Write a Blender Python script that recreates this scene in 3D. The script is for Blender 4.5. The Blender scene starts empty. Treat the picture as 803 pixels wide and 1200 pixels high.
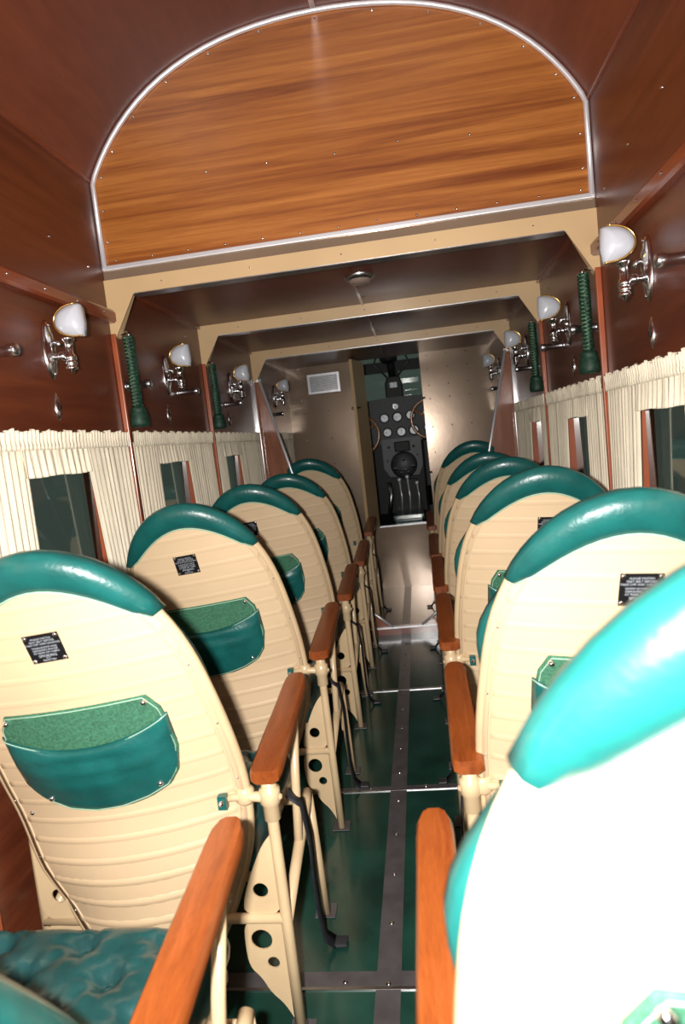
import bpy, math, random
from mathutils import Vector, Matrix
from mathutils.geometry import tessellate_polygon
random.seed(7)
PI = math.pi
COL = bpy.context.scene.collection
XL, XR = -0.813, 0.777            # cabin side walls
B1, B2, B3, BK = 2.187, 3.1375, 4.135, 5.24   # three roof frames and the cockpit bulkhead
ZC, ZB = 1.876, 1.824             # forward ceiling, underside of roof frames
ZS = 2.194                        # top of the aft side walls
Y0 = -1.6                         # aft end of the cabin
ZR = 0.05                         # raised forward floor

# ------------------------------------------------------------------ materials
def new_mat(name):
    m = bpy.data.materials.new(name); m.use_nodes = True
    nt = m.node_tree; b = nt.nodes['Principled BSDF']
    return m, nt, b
def sset(b, **k):
    for a, v in k.items():
        b.inputs[a.replace('_', ' ')].default_value = v
def rgba(c): return (c[0], c[1], c[2], 1)
def coords(nt, scale=(1, 1, 1)):
    tc = nt.nodes.new('ShaderNodeTexCoord'); mp = nt.nodes.new('ShaderNodeMapping')
    mp.inputs['Scale'].default_value = scale
    nt.links.new(tc.outputs['Object'], mp.inputs['Vector']); return mp.outputs['Vector']
def noise(nt, vec, scale, detail=3, rough=.5, dist=0):
    n = nt.nodes.new('ShaderNodeTexNoise'); n.inputs['Scale'].default_value = scale
    n.inputs['Detail'].default_value = detail; n.inputs['Roughness'].default_value = rough
    n.inputs['Distortion'].default_value = dist
    nt.links.new(vec, n.inputs['Vector']); return n.outputs['Fac']
def ramp(nt, fac, stops):
    r = nt.nodes.new('ShaderNodeValToRGB'); e = r.color_ramp.elements
    while len(e) < len(stops): e.new(.5)
    for i, (p, c) in enumerate(stops): e[i].position = p; e[i].color = rgba(c)
    nt.links.new(fac, r.inputs['Fac']); return r.outputs['Color']
def bump(nt, b, fac, strength, dist=.002):
    bp = nt.nodes.new('ShaderNodeBump'); bp.inputs['Strength'].default_value = strength
    bp.inputs['Distance'].default_value = dist
    nt.links.new(fac, bp.inputs['Height']); nt.links.new(bp.outputs['Normal'], b.inputs['Normal'])
def simple(name, col, rough=.5, metal=0, var=.12, nscale=8, bstr=0, bscale=60, coat=0, vscale=(1, 1, 1)):
    m, nt, b = new_mat(name); v = coords(nt, vscale)
    lo = [max(0, c * (1 - var)) for c in col]; hi = [min(1, c * (1 + var)) for c in col]
    nt.links.new(ramp(nt, noise(nt, v, nscale), [(.3, lo), (.7, hi)]), b.inputs['Base Color'])
    sset(b, Roughness=rough, Metallic=metal)
    if coat: b.inputs['Coat Weight'].default_value = coat; b.inputs['Coat Roughness'].default_value = .12
    if bstr: bump(nt, b, noise(nt, v, bscale, 4), bstr)
    return m
def wood(name, dark, mid, light, vscale, rough=.28, coat=.3, n1=3.2, coatr=.15, sp=.2):
    m, nt, b = new_mat(name); v = coords(nt, vscale)
    f1 = noise(nt, v, n1, 6, .62, .6)
    c1 = ramp(nt, f1, [(.5 - sp, dark), (.5, mid), (.5 + sp, light)])
    v2 = coords(nt, tuple(s * 5 for s in vscale)); f2 = noise(nt, v2, n1 * 2.6, 5, .6)
    mx = nt.nodes.new('ShaderNodeMix'); mx.data_type = 'RGBA'; mx.blend_type = 'MULTIPLY'
    mx.inputs[0].default_value = .55
    c2 = ramp(nt, f2, [(.3, (.62, .55, .5)), (.65, (1, 1, 1))])
    nt.links.new(c1, mx.inputs[6]); nt.links.new(c2, mx.inputs[7])
    nt.links.new(mx.outputs[2], b.inputs['Base Color'])
    sset(b, Roughness=rough); b.inputs['Coat Weight'].default_value = coat
    b.inputs['Coat Roughness'].default_value = coatr
    bump(nt, b, noise(nt, coords(nt, (2, 2, 2)), 2.0, 2), .12, .02)
    return m
M = {}
M['wall'] = wood('dark_mahogany', (.085, .019, .0085), (.12, .028, .0115), (.16, .04, .016), (1.2, .5, 9), rough=.33, coat=.12, n1=2.4, coatr=.3)
M['roof'] = wood('roof_mahogany', (.105, .024, .012), (.145, .035, .017), (.185, .048, .022), (1.5, .3, 1.5), rough=.38, coat=.10, n1=2, coatr=.3)
M['panel'] = wood('ribbon_mahogany', (.19, .045, .008), (.36, .115, .022), (.52, .195, .042), (.40, 1, 14), rough=.33, coat=.25, n1=2.6, coatr=.38, sp=.20)
M['rail'] = simple('red_brown_wood', (.19, .04, .015), .25, var=.2, nscale=6, coat=.35, vscale=(1, .3, 3))
M['strip'] = simple('orange_brown_batten', (.30, .07, .025), .3, var=.2, nscale=6, coat=.2)
M['side'] = wood('forward_panel_wood', (.22, .085, .05), (.31, .125, .075), (.38, .165, .10), (6, 1, .6), rough=.2, coat=.4)
M['arm'] = wood('varnished_arm_wood', (.17, .032, .008), (.245, .058, .011), (.32, .078, .018), (14, .8, 14), rough=.3, coat=.35, n1=3, coatr=.15)
M['arm_dark'] = wood('dark_varnished_arm_wood', (.14, .030, .010), (.20, .045, .015), (.26, .06, .02), (14, .8, 14), rough=.25, coat=.5, n1=3)
M['tan'] = simple('tan_fabric_shell', (.61, .445, .275), .55, var=.035, nscale=5, bstr=.12, bscale=350)
M['tube'] = simple('cream_painted_tube', (.60, .44, .26), .32, var=.06, nscale=14, coat=.2)
M['beam'] = simple('tan_painted_frame', (.56, .38, .20), .38, var=.06, nscale=4, coat=.1)
M['leather'] = simple('teal_green_leather', (.007, .090, .083), .34, var=.22, nscale=14, bstr=.35, bscale=120, coat=.18)
M['cushion'] = simple('blue_green_cushion_leather', (.010, .058, .060), .30, var=.3, nscale=16, bstr=.2, bscale=110, coat=.25)
M['lining'] = simple('green_suede_lining', (.035, .135, .075), .8, var=.35, nscale=180, bstr=.8, bscale=260)
M['stitch'] = simple('pale_green_stitching', (.30, .48, .36), .6)
M['chrome'] = simple('polished_chrome', (.78, .78, .80), .13, 1, var=.05)
M['alu'] = simple('brushed_aluminium', (.55, .55, .57), .3, 1, var=.12, nscale=30)
M['bulk'] = simple('tan_lacquered_metal', (.27, .19, .13), .2, .35, var=.08, nscale=4, bstr=.5, bscale=3.5, coat=.3)
M['linoleum'] = simple('dark_green_linoleum', (.012, .052, .038), .20, var=.4, nscale=5, bstr=.06, bscale=9, coat=.3)
M['linoleum2'] = simple('dark_worn_linoleum', (.035, .035, .030), .2, var=.4, nscale=5, bstr=.08, bscale=9, coat=.3)
M['fstrip'] = simple('grey_floor_strip', (.13, .12, .125), .35, .4, var=.2, nscale=18)
M['cloth'] = simple('cream_curtain_cloth', (.84, .75, .58), .9, var=.10, nscale=30, bstr=.5, bscale=400, vscale=(1, 1, .25))
M['rope'] = simple('green_braid', (.006, .034, .018), .6, var=.5, nscale=80)
M['ropelight'] = simple('pale_braid_thread', (.16, .28, .15), .7)
M['milk'] = simple('milky_glass_shade', (.52, .53, .58), .3, var=.02, coat=.2)
M['bright'] = simple('bright_satin_aluminium', (.86, .85, .88), .32, .55, var=.04)
M['gold'] = simple('gold_rim', (.85, .52, .16), .2, 1)
M['black'] = simple('black_enamel', (.006, .006, .007), .5, var=.3)
M['black'].node_tree.nodes['Principled BSDF'].inputs['Specular IOR Level'].default_value = .25
M['cock'] = simple('black_crackle_panel', (.012, .013, .017), .5, var=.4, nscale=40, bstr=.3, bscale=300)
M['grey'] = simple('grey_cast_housing', (.028, .029, .036), .45, .1, var=.4, nscale=20)
M['belt'] = simple('black_webbing', (.012, .013, .018), .6, var=.3, nscale=60)
M['letter'] = simple('silver_lettering', (.42, .45, .50), .5)
M['dial'] = simple('pale_dial', (.55, .62, .68), .3, var=.35, nscale=45)
M['wheel'] = simple('wooden_wheel_rim', (.32, .13, .04), .22, var=.3, nscale=20, coat=.5)
M['red'] = simple('red_paint', (.4, .03, .02), .4)
M['lens'] = simple('dull_lamp_lens', (.30, .22, .18), .3, .3)
def glass_mat():
    m, nt, b = new_mat('dark_window_glass')
    sset(b, Roughness=.02, Metallic=0); b.inputs['Base Color'].default_value = (.02, .03, .028, 1)
    nt.links.new(ramp(nt, noise(nt, coords(nt), 2), [(0, (.25, .30, .27)), (1, (.30, .34, .31))]), b.inputs['Base Color'])
    b.inputs['Transmission Weight'].default_value = 1.0; b.inputs['IOR'].default_value = 1.5
    return m
M['glass'] = glass_mat()

# ------------------------------------------------------------------ mesh builder
class MB:
    def __init__(s): s.v = []; s.f = []; s.sm = []; s.mi = []; s.mat = 0
    def add(s, vs, fs, smooth=False):
        o = len(s.v); s.v += [tuple(p) for p in vs]
        for f in fs: s.f.append(tuple(i + o for i in f)); s.sm.append(smooth); s.mi.append(s.mat)
    def box(s, x0, x1, y0, y1, z0, z1):
        s.hexa([(x0, y0, z0), (x1, y0, z0), (x1, y1, z0), (x0, y1, z0), (x0, y0, z1), (x1, y0, z1), (x1, y1, z1), (x0, y1, z1)])
    def hexa(s, p): s.add(p, [(0, 3, 2, 1), (4, 5, 6, 7), (0, 1, 5, 4), (1, 2, 6, 5), (2, 3, 7, 6), (3, 0, 4, 7)])
    def grid(s, rows, smooth=True, closed=False):
        n = len(rows[0]); vs = [p for r in rows for p in r]; fs = []
        for i in range(len(rows) - 1):
            for j in range(n if closed else n - 1):
                k = (j + 1) % n
                fs.append((i * n + j, i * n + k, (i + 1) * n + k, (i + 1) * n + j))
        s.add(vs, fs, smooth)
    def loft(s, rings, smooth=True, caps=True):
        s.grid(rings, smooth, True)
        if caps:
            n = len(rings[0]); s.add(rings[0], [tuple(range(n))[::-1]]); s.add(rings[-1], [tuple(range(n))])
    def tube(s, pts, r, n=10, caps=True, closed=False):
        pts = [Vector(p) for p in pts]; m = len(pts); rs = r if isinstance(r, (list, tuple)) else [r] * m
        T = []
        for i in range(m):
            if closed: t = pts[(i + 1) % m] - pts[i - 1]
            else: t = pts[min(i + 1, m - 1)] - pts[max(i - 1, 0)]
            T.append(t.normalized())
        a = T[0].cross(Vector((0, 0, 1)))
        if a.length < .1: a = T[0].cross(Vector((0, 1, 0)))
        a.normalize(); rings = []
        for i in range(m):
            a = (a - T[i] * a.dot(T[i])).normalized(); b = T[i].cross(a)
            rings.append([pts[i] + (a * math.cos(2 * PI * k / n) + b * math.sin(2 * PI * k / n)) * rs[i] for k in range(n)])
        if closed: rings.append(rings[0]); s.loft(rings, True, False)
        else: s.loft(rings, True, caps)
    def cyl(s, a, b, r, n=16): s.tube([a, b], r, n)
    def lathe(s, prof, o, ax=(0, 0, 1), n=20):
        ax = Vector(ax).normalized(); a = ax.orthogonal().normalized(); b = ax.cross(a); o = Vector(o)
        rings = [[o + ax * h + (a * math.cos(2 * PI * k / n) + b * math.sin(2 * PI * k / n)) * max(r, 1e-5) for k in range(n)] for r, h in prof]
        s.loft(rings, True, False)
    def ball(s, c, r, n=10, sc=(1, 1, 1)):
        rings = []
        for i in range(n + 1):
            t = -PI / 2 + PI * i / n
            rings.append([(c[0] + sc[0] * r * math.cos(t) * math.cos(2 * PI * k / (n * 2)) + 0, c[1] + sc[1] * r * math.cos(t) * math.sin(2 * PI * k / (n * 2)), c[2] + sc[2] * r * math.sin(t)) for k in range(n * 2)])
        s.loft(rings, True, False)
    def prism(s, poly, fn, d, holes=(), smooth=False):
        """poly: 2-D outline, fn(a,b,t)->3-D with t=0 or 1 the two faces"""
        loops = [list(poly)] + [list(h) for h in holes]
        flat = [p for l in loops for p in l]
        tris = tessellate_polygon([[Vector((p[0], p[1], 0)) for p in l] for l in loops])
        n = len(flat); vs = [fn(p[0], p[1], 0) for p in flat] + [fn(p[0], p[1], d) for p in flat]
        fs = [tuple(t) for t in tris] + [tuple(i + n for i in reversed(t)) for t in tris]
        o = 0
        for l in loops:
            k = len(l)
            for i in range(k):
                j = (i + 1) % k; fs.append((o + i, o + j, n + o + j, n + o + i))
            o += k
        s.add(vs, fs, smooth)
    def build(s, name, mats, parent=None, origin=(0, 0, 0), bevel=0, solid=0, sub=0):
        me = bpy.data.meshes.new(name); ox = Vector(origin)
        me.from_pydata([tuple(Vector(p) - ox) for p in s.v], [], s.f)
        me.polygons.foreach_set('use_smooth', s.sm)
        if not isinstance(mats, (list, tuple)): mats = [mats]
        for m in mats: me.materials.append(m)
        me.polygons.foreach_set('material_index', [min(i, len(mats) - 1) for i in s.mi])
        import bmesh
        bm = bmesh.new(); bm.from_mesh(me); bmesh.ops.remove_doubles(bm, verts=bm.verts, dist=1e-6)
        bmesh.ops.recalc_face_normals(bm, faces=bm.faces); bm.to_mesh(me); bm.free(); me.update()
        o = bpy.data.objects.new(name, me); COL.objects.link(o); o.location = origin
        if parent: o.parent = parent
        if solid: q = o.modifiers.new('s', 'SOLIDIFY'); q.thickness = solid; q.offset = 0
        if bevel: q = o.modifiers.new('b', 'BEVEL'); q.width = bevel; q.segments = 2; q.limit_method = 'ANGLE'; q.angle_limit = .6
        return o
def tag(o, label=None, cat=None, group=None, kind=None):
    if label: o['label'] = label
    if cat: o['category'] = cat
    if group: o['group'] = group
    if kind: o['kind'] = kind
    return o
def empty(name, loc=(0, 0, 0)):
    o = bpy.data.objects.new(name, None); COL.objects.link(o); o.location = loc; o.empty_display_size = .05; return o
def children(o): return [c for c in COL.objects if c.parent == o]
def copy_tree(o, parent=None):
    c = o.copy(); COL.objects.link(c)
    if parent: c.parent = parent
    for ch in children(o): copy_tree(ch, c)
    return c
def interp(tab, z):
    if z <= tab[0][0]: return tab[0][1]
    for (a, u), (b, w) in zip(tab, tab[1:]):
        if z <= b: return u + (w - u) * (z - a) / (b - a)
    return tab[-1][1]
tn = [0]
def trim(label=None):
    tn[0] += 1; return 'trim_%d' % tn[0]
def struct(mb, name, mats, label=None, **k):
    o = mb.build(name, mats, **k); o['kind'] = 'structure'
    if label: o['label'] = label
    return o
# a single little screw head mesh shared by all screws
def mesh_of(fn, name, mat):
    mb = MB(); fn(mb); o = mb.build(name, mat); me = o.data; bpy.data.objects.remove(o); return me
screw_me = mesh_of(lambda b: b.lathe([(0, .0022), (.0016, .0020), (.003, .0008), (.0034, -.001)], (0, 0, 0), (0, -1, 0), 8), 'screw', M['chrome'])
snap_me = mesh_of(lambda b: b.lathe([(0, .006), (.003, .0055), (.0055, .003), (.0065, 0), (.0065, -.003)], (0, 0, 0), (0, -1, 0), 12), 'snap', M['chrome'])
def screw(parent, loc, rot=(0, 0, 0), name='screw', me=None, s=1):
    o = bpy.data.objects.new(name, me or screw_me); COL.objects.link(o); o.parent = parent
    o.location = loc; o.rotation_euler = rot; o.scale = (s, s, s); return o

# ------------------------------------------------------------------ floor
def slab(x0, x1, y0, y1, z0, z1): b = MB(); b.box(x0, x1, y0, y1, z0, z1); return b
fl = struct(slab(XL - .05, XR + .05, Y0, B3 + .02, -.05, 0), 'floor', M['linoleum'])
rf = slab(XL - .05, XR + .05, B3 + .02, BK + .02, -.05, ZR).build('raised_floor', M['linoleum2'], fl)
CX = -.018
b = MB(); b.box(CX - .029, CX + .029, Y0, B3 - .005, -.001, .0025); b.box(CX - .027, CX + .027, B3 + .05, BK, ZR - .001, ZR + .002)
st = struct(b, trim(), M['fstrip'], 'grey metal strip along the middle of the aisle floor')
for i in range(18): screw(st, (CX, .62 + .194 * i, .0025), (-PI / 2, 0, 0), s=2.1)
for y in (-.4, .45, 1.385, 2.245, 3.185):
    b = MB(); b.box(XL + .02, XR - .02, y - .004, y + .004, 0, .003)
    b2 = MB(); b2.box(XL + .02, XR - .02, y, y + .05 if y in (1.385,) else y + .028, -.001, .0016)
    o = struct(b2, trim(), M['fstrip']); b.build('edge_strip', M['alu'], o)
    for x in (-.12, .08): screw(o, (x, y + .018, .0018), (-PI / 2, 0, 0), s=2.0)

# ------------------------------------------------------------------ side walls with window openings
WIN = [(-.2, .45), (.55, 1.12), (1.30, 1.97), (2.36, 2.83), (3.20, 3.68), (4.42, 4.95)]
WZ0, WZ1 = .86, 1.30
def wall(side):
    xi = XL if side == 'left' else XR; s = -1 if side == 'left' else 1
    xo = xi + s * .06
    b = MB(); a, c = min(xi, xo), max(xi, xo)
    b.box(a, c, Y0, BK + 1.3, -.05, WZ0); b.box(a, c, Y0, BK + .05, WZ1, 2.3)
    ys = [Y0] + [y for w in WIN for y in w] + [BK + .05]
    for i in range(0, len(ys), 2): b.box(a, c, ys[i], ys[i + 1], WZ0, WZ1)
    w = struct(b, 'wall_' + side, M['wall'])
    rot = (0, 0, -s * PI / 2) if s > 0 else (0, 0, PI / 2)
    for (y, z) in [(1.0, 1.95), (1.35, 2.0), (1.62, 1.95), (1.86, 1.93), (2.08, 1.9), (1.4, 1.83), (2.3, 1.80), (2.45, 1.62), (2.95, 1.80), (2.31, 1.45), (3.3, 1.7), (3.9, 1.6)]:
        screw(w, (xi - s * .0005, y, z), rot, s=1.3)
    # windows: wooden reveal frame and glass pane
    for k, (y0, y1) in enumerate(WIN):
        f = MB(); t = .014
        xa, xb = sorted((xi - s * .004, xo - s * .001))
        f.box(xa, xb, y0, y0 + t, WZ0, WZ1); f.box(xa, xb, y1 - t, y1, WZ0, WZ1)
        f.box(xa, xb, y0 + t, y1 - t, WZ0, WZ0 + t); f.box(xa, xb, y0 + t, y1 - t, WZ1 - t, WZ1)
        win[0] += 1
        o = struct(f, 'window_%d' % win[0], M['strip'])
        g = MB(); gx = xi + s * .035; g.box(gx - .002, gx + .002, y0 + t, y1 - t, WZ0 + t, WZ1 - t)
        g.build('pane', M['glass'], o)
    return w
win = [0]
wl = wall('left'); wr = wall('right')
# aft end wall
struct(slab(XL, XR, Y0 - .05, Y0, 0, 2.7), 'wall_rear', M['wall'])
# rails, battens, seam strips
for xi, s in ((XL, 1), (XR, -1)):
    b = MB(); q = [(0, 1.735), (0, 1.778), (.018, 1.778), (.026, 1.768), (.026, 1.742), (.018, 1.735)]
    b.prism(q, lambda a, c, t, xi=xi, s=s: (xi + s * a, Y0 + t, c), B1 - Y0)
    o = struct(b, trim(), M['rail'], 'red-brown wooden rail along the aft side wall')
    for i in range(8): screw(o, (xi + s * .026, .9 + i * .17, 1.757), (0, 0, s * PI / 2), s=1.4)
    b = MB(); b.box(min(xi, xi + s * .006), max(xi, xi + s * .006), Y0, B1, ZS - .006, ZS + .004)
    struct(b, trim(), M['rail'])
    for y in (1.19, B1 - .012, B2 - .012):
        b = MB(); b.box(min(xi, xi + s * .018), max(xi, xi + s * .018), y - .008, y + .008, 0, 1.70 if y > 1.5 else 1.735)
        struct(b, trim(), M['strip'], bevel=.003)
    b = MB(); b.box(min(xi, xi + s * .012), max(xi, xi + s * .012), B3 - .05, B3 - .035, 0, 1.70)
    struct(b, trim(), M['chrome'])
    for ya, yb in ((B1 + .06, B2), (B2 + .06, B3), (B3 + .06, BK)):       # dark joint where wall meets forward ceiling
        b = MB(); b.box(min(xi, xi + s * .014), max(xi, xi + s * .014), ya, yb, ZC - .014, ZC)
        struct(b, trim(), M['rail'])

# ------------------------------------------------------------------ ceilings
AR = [(0, 2.592), (.15, 2.586), (.30, 2.562), (.42, 2.526), (.52, 2.48), (.60, 2.428), (.67, 2.368), (.73, 2.30), (.77, 2.24), (.795, ZS)]
def arch(n=40):
    pts = []
    for i in range(n + 1):
        t = PI * i / n; x = -.795 * math.cos(t)
        pts.append((CX + x, interp(AR, abs(x)) ))
    # smooth a little
    for _ in range(2):
        pts = [pts[0]] + [((pts[i-1][0] + 2 * pts[i][0] + pts[i+1][0]) / 4, (pts[i-1][1] + 2 * pts[i][1] + pts[i+1][1]) / 4) for i in range(1, n)] + [pts[-1]]
    return pts
A = arch()
b = MB()
inner = A; outer = [(x * 1.03, z + .03) for x, z in A]
b.prism(inner + outer[::-1], lambda a, c, t: (a, Y0 - .02 + t, c), B1 - Y0 + .02)
for i in range(len(b.sm)): b.sm[i] = True
ceil = struct(b, 'ceiling', M['roof'])
q = ceil.modifiers.new('e', 'EDGE_SPLIT'); q.split_angle = .5
slab(XL, XR, B1 + .02, BK + .03, ZC, ZC + .03).build('forward_ceiling', M['roof'], ceil)
b = MB(); b.box(CX - .008, CX + .008, Y0, B1, 2.583, 2.5935); struct(b, trim(), M['alu'], 'thin strip along the crown of the arched ceiling')
for ya, yb in ((B1 + .06, B2), (B2 + .06, B3), (B3 + .06, BK)):
    b = MB(); b.box(CX - .006, CX + .006, ya, yb, ZC - .005, ZC + .001); o = struct(b, trim(), M['rail'])
    for i in range(3): screw(o, (CX + .018, ya + .18 + i * .27, ZC), (PI / 2, 0, 0), s=1.4)

# ------------------------------------------------------------------ arched wooden panel over the first frame
ZP = 1.915
b = MB(); poly = [(XL, ZP - .004)] + [(XL, ZS)] + A[1:-1] + [(XR, ZS), (XR, ZP - .004)]
b.prism(poly, lambda a, c, t: (a, B1 + t, c), .02)
pan = struct(b, 'wall_arch', M['panel'], 'striped mahogany panel filling the arch above the first roof frame')
b = MB(); b.box(XL, XR, B1 - .003, B1 + .02, ZC, ZP - .004); b.build('lower_band', M['bulk'], pan)
rows = [(x, z) for x, z in [(-.42, 2.17), (-.22, 2.165), (.0, 2.16), (.20, 2.165), (.42, 2.15)]]
for x, z in rows: screw(pan, (x, B1 - .0005, z), s=1.5)
for i in range(13): screw(pan, (XL + .05 + i * .125, B1 - .0005, ZP + .022), s=1.5)
for i in range(2, 39, 3):
    x, z = A[i]; k = .965; screw(pan, (CX + (x - CX) * k, B1 - .0005, 1.9 + (z - 1.9) * k), s=1.5)
for x in (XL + .03, XR - .03):
    for z in (2.0, 2.1): screw(pan, (x, B1 - .0005, z), s=1.5)
b = MB(); pth = [(XL + .008, B1 - .006, ZP)] + [(XL + .008, B1 - .006, ZS - .01)] + [(x * .992, B1 - .006, z - .006) for x, z in A[2:-2]] + [(XR - .008, B1 - .006, ZS - .01), (XR - .008, B1 - .006, ZP)]
b.tube(pth, .0085, 8); struct(b, trim(), M['bright'], 'chrome edging following the arch')
b = MB(); b.box(XL, XR, B1 - .012, B1 - .001, ZP - .008, ZP + .008); struct(b, trim(), M['bright'], 'straight chrome strip below the arched panel', bevel=.003)

# ------------------------------------------------------------------ roof frames
for k, y in enumerate((B1, B2, B3)):
    b = MB(); z0 = ZB; yf = y - .012
    b.prism([(XL, ZC), (XL, 1.69), (XL + .018, 1.69), (XL + .098, z0), (XR - .098, z0), (XR - .018, 1.69), (XR, 1.69), (XR, ZC)],
            lambda a, c, t: (a, yf + t, c), .004)
    # box behind the flange
    b.box(XL, XR, yf + .004, yf + .05, z0 + .004, ZC)
    for xi, s in ((XL, 1), (XR, -1)):
        b.prism([(xi, z0 + .01), (xi, 1.69), (xi + s * .012, 1.69), (xi + s * .085, z0 + .01)], lambda a, c, t: (a, yf + .004 + t, c), .045)
    fr = struct(b, trim(), M['beam'], 'tan roof frame crossing the cabin, %s from the rear' % ['first', 'second', 'third'][k])
    b = MB(); b.box(XL + .09, XR - .09, yf + .002, yf + .052, z0 - .003, z0 + .003); b.build('lower_edge', M['alu'], fr)
    for i in range(5): screw(fr, (XL + .2 + i * .3, yf, z0 + .026), s=1.1)

# ------------------------------------------------------------------ forward partition under the third frame
op = [(-.775, 1.70), (-.634, 1.096), (-.40, .34), (-.215, .15), (-.10, ZR), (.085, ZR), (.19, .13), (.37, .34), (.595, 1.098), (.742, 1.70)]
b = MB()
b.prism([(XL, 1.70), (XL, ZR), (-.10, ZR)] + [op[3], op[2], op[1], op[0]], lambda a, c, t: (a, B3 + t, c), .02)
b.prism([(XR, 1.70), (XR, ZR), (.085, ZR)] + [op[6], op[7], op[8], op[9]], lambda a, c, t: (a, B3 + t, c), .02)
part = struct(b, 'wall_partition', M['side'], 'reddish wooden partition with slanting chrome edges in front of the last seats')
b = MB(); b.box(XL, XR, B3 - .006, B3 + .021, 0, ZR - .006); b.build('step_riser', M['rail'], part)
b = MB(); b.tube([(x, B3 - .004, z) for x, z in op[:4]], .009, 8); b.tube([(x, B3 - .004, z) for x, z in op[6:]], .009, 8)
b.tube([(op[3][0], B3 - .004, op[3][1]), (op[4][0], B3 - .004, ZR)], .009, 8); b.tube([(op[5][0], B3 - .004, ZR), (op[6][0], B3 - .004, op[6][1])], .009, 8)
b.box(-.30, .30, B3 - .012, B3 + .03, ZR - .008, ZR + .003)
b.box(XL, op[0][0] + .01, B3 - .008, B3, 1.690, 1.704); b.box(op[-1][0] - .01, XR, B3 - .008, B3, 1.690, 1.704)
b.build('edge_trim', M['bright'], part)

# ------------------------------------------------------------------ cockpit bulkhead, door and vent
DX0, DX1, DZ = -.185, .245, .555
b = MB()
b.box(XL, DX0 - .075, BK, BK + .02, ZR, ZC); b.box(DX1, XR, BK, BK + .02, ZR, ZC)
bk = struct(b, 'wall_front', M['bulk'], 'tan lacquered metal bulkhead in front of the cockpit')
b = MB(); b.box(DX0 - .075, DX1, BK, BK + .02, ZR, DZ); b.build('lower_panel', M['bulk'], bk)
b = MB(); b.box(DX0 - .075, DX1, BK - .008, BK + .04, DZ - .006, DZ + .006); b.build('sill', M['alu'], bk)
b = MB()
for z in (1.53, .95): b.box(XL, DX0 - .075, BK - .004, BK, z - .008, z + .008); b.box(DX1, XR, BK - .004, BK, z - .008, z + .008)
b.box(DX1, DX1 + .018, BK - .004, BK, ZR, ZC); b.box(DX0 - .09, DX0 - .075, BK - .006, BK + .04, ZR, ZC)
b.build('seam_strip', M['bulk'], bk)
for x in (-.70, -.50, -.30, .30, .45, .60):
    for z in (.9, 1.1, 1.3, 1.52, 1.62, 1.75, 1.85): screw(bk, (x, BK - .001, z), s=1.6)
b = MB()
hx, hy, dx, dy = DX0 - .005, BK - .01, -.062, -.30
nrm = Vector((-dy, dx, 0)).normalized() * .022
for t0, t1, z0, z1 in ((0, 1, DZ, ZC - .02),):
    p = [Vector((hx + dx * t, hy + dy * t, 0)) for t in (t0, t1)]
    b.hexa([(*(p[0] - nrm).xy, z0), (*p[0].xy, z0), (*p[1].xy, z0), (*(p[1] - nrm).xy, z0), (*(p[0] - nrm).xy, z1), (*p[0].xy, z1), (*p[1].xy, z1), (*(p[1] - nrm).xy, z1)])
dr = struct(b, 'door_1', M['beam'], 'narrow tan cockpit door folded open towards the cabin')
b = MB(); b.ball((hx + dx - .0, hy + dy * .9, 1.50), .014, 8); b.cyl((hx + dx - .035, hy + dy * .9, 1.50), (hx + dx + .03, hy + dy * .9, 1.50), .006, 8)
b.ball((hx + dx - .03, hy + dy * .9, 1.50), .011, 8); b.build('door_knob', M['chrome'], dr)
b = MB(); b.box(-.646, -.384, BK - .012, BK, 1.655, 1.815)
vg = b.build('vent_grille', M['alu'], bevel=.004); tag(vg, 'rectangular silver ventilation grille on the left cockpit bulkhead', 'vent')
b = MB(); b.box(-.622, -.408, BK - .014, BK - .011, 1.677, 1.793); b.build('mesh_screen', M['grey'], vg)
b = MB()
for i in range(11): b.box(-.62, -.41, BK - .018, BK - .013, 1.682 + i * .0102, 1.6865 + i * .0102)
b.build('louvre', M['alu'], vg)

# ------------------------------------------------------------------ cockpit
YP = 6.02
b = MB()
b.box(XL, XR, BK + .02, 7.0, DZ - .06, DZ - .01)
ck = struct(b, 'floor_cockpit', M['black'])
for xi, s, nm in ((XL, -1, 'left'), (XR, 1, 'right')):
    b = MB(); b.box(min(xi, xi + s * .04), max(xi, xi + s * .04), BK + .03, 6.3, DZ - .05, 1.32); struct(b, 'wall_cockpit_' + nm, M['black'])
b = MB(); b.box(XL, XR, BK + .05, 6.5, 2.15, 2.19); struct(b, 'ceiling_cockpit', M['black'])
b = MB(); b.box(XL, XR, 6.22, 6.26, DZ - .05, 1.5); struct(b, 'wall_firewall', M['black'])
# windscreen with black bars
b = MB(); yw = 6.30
b.box(XL, XR, yw, yw + .03, 1.86, 1.96); b.box(XL, XR, yw, yw + .03, 2.08, 2.16); b.box(XL, XR, yw, yw + .03, 1.50, 1.60)
for x in (XL, -.42, .02, .47, XR - .04): b.box(x, x + .035, yw - .002, yw + .03, 1.5, 2.16)
wd = struct(b, 'window_30', M['black'], 'cockpit windscreen with black bars')
b = MB(); b.box(XL, XR, yw + .01, yw + .016, 1.55, 2.1); b.build('pane', M['glass'], wd)
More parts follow.
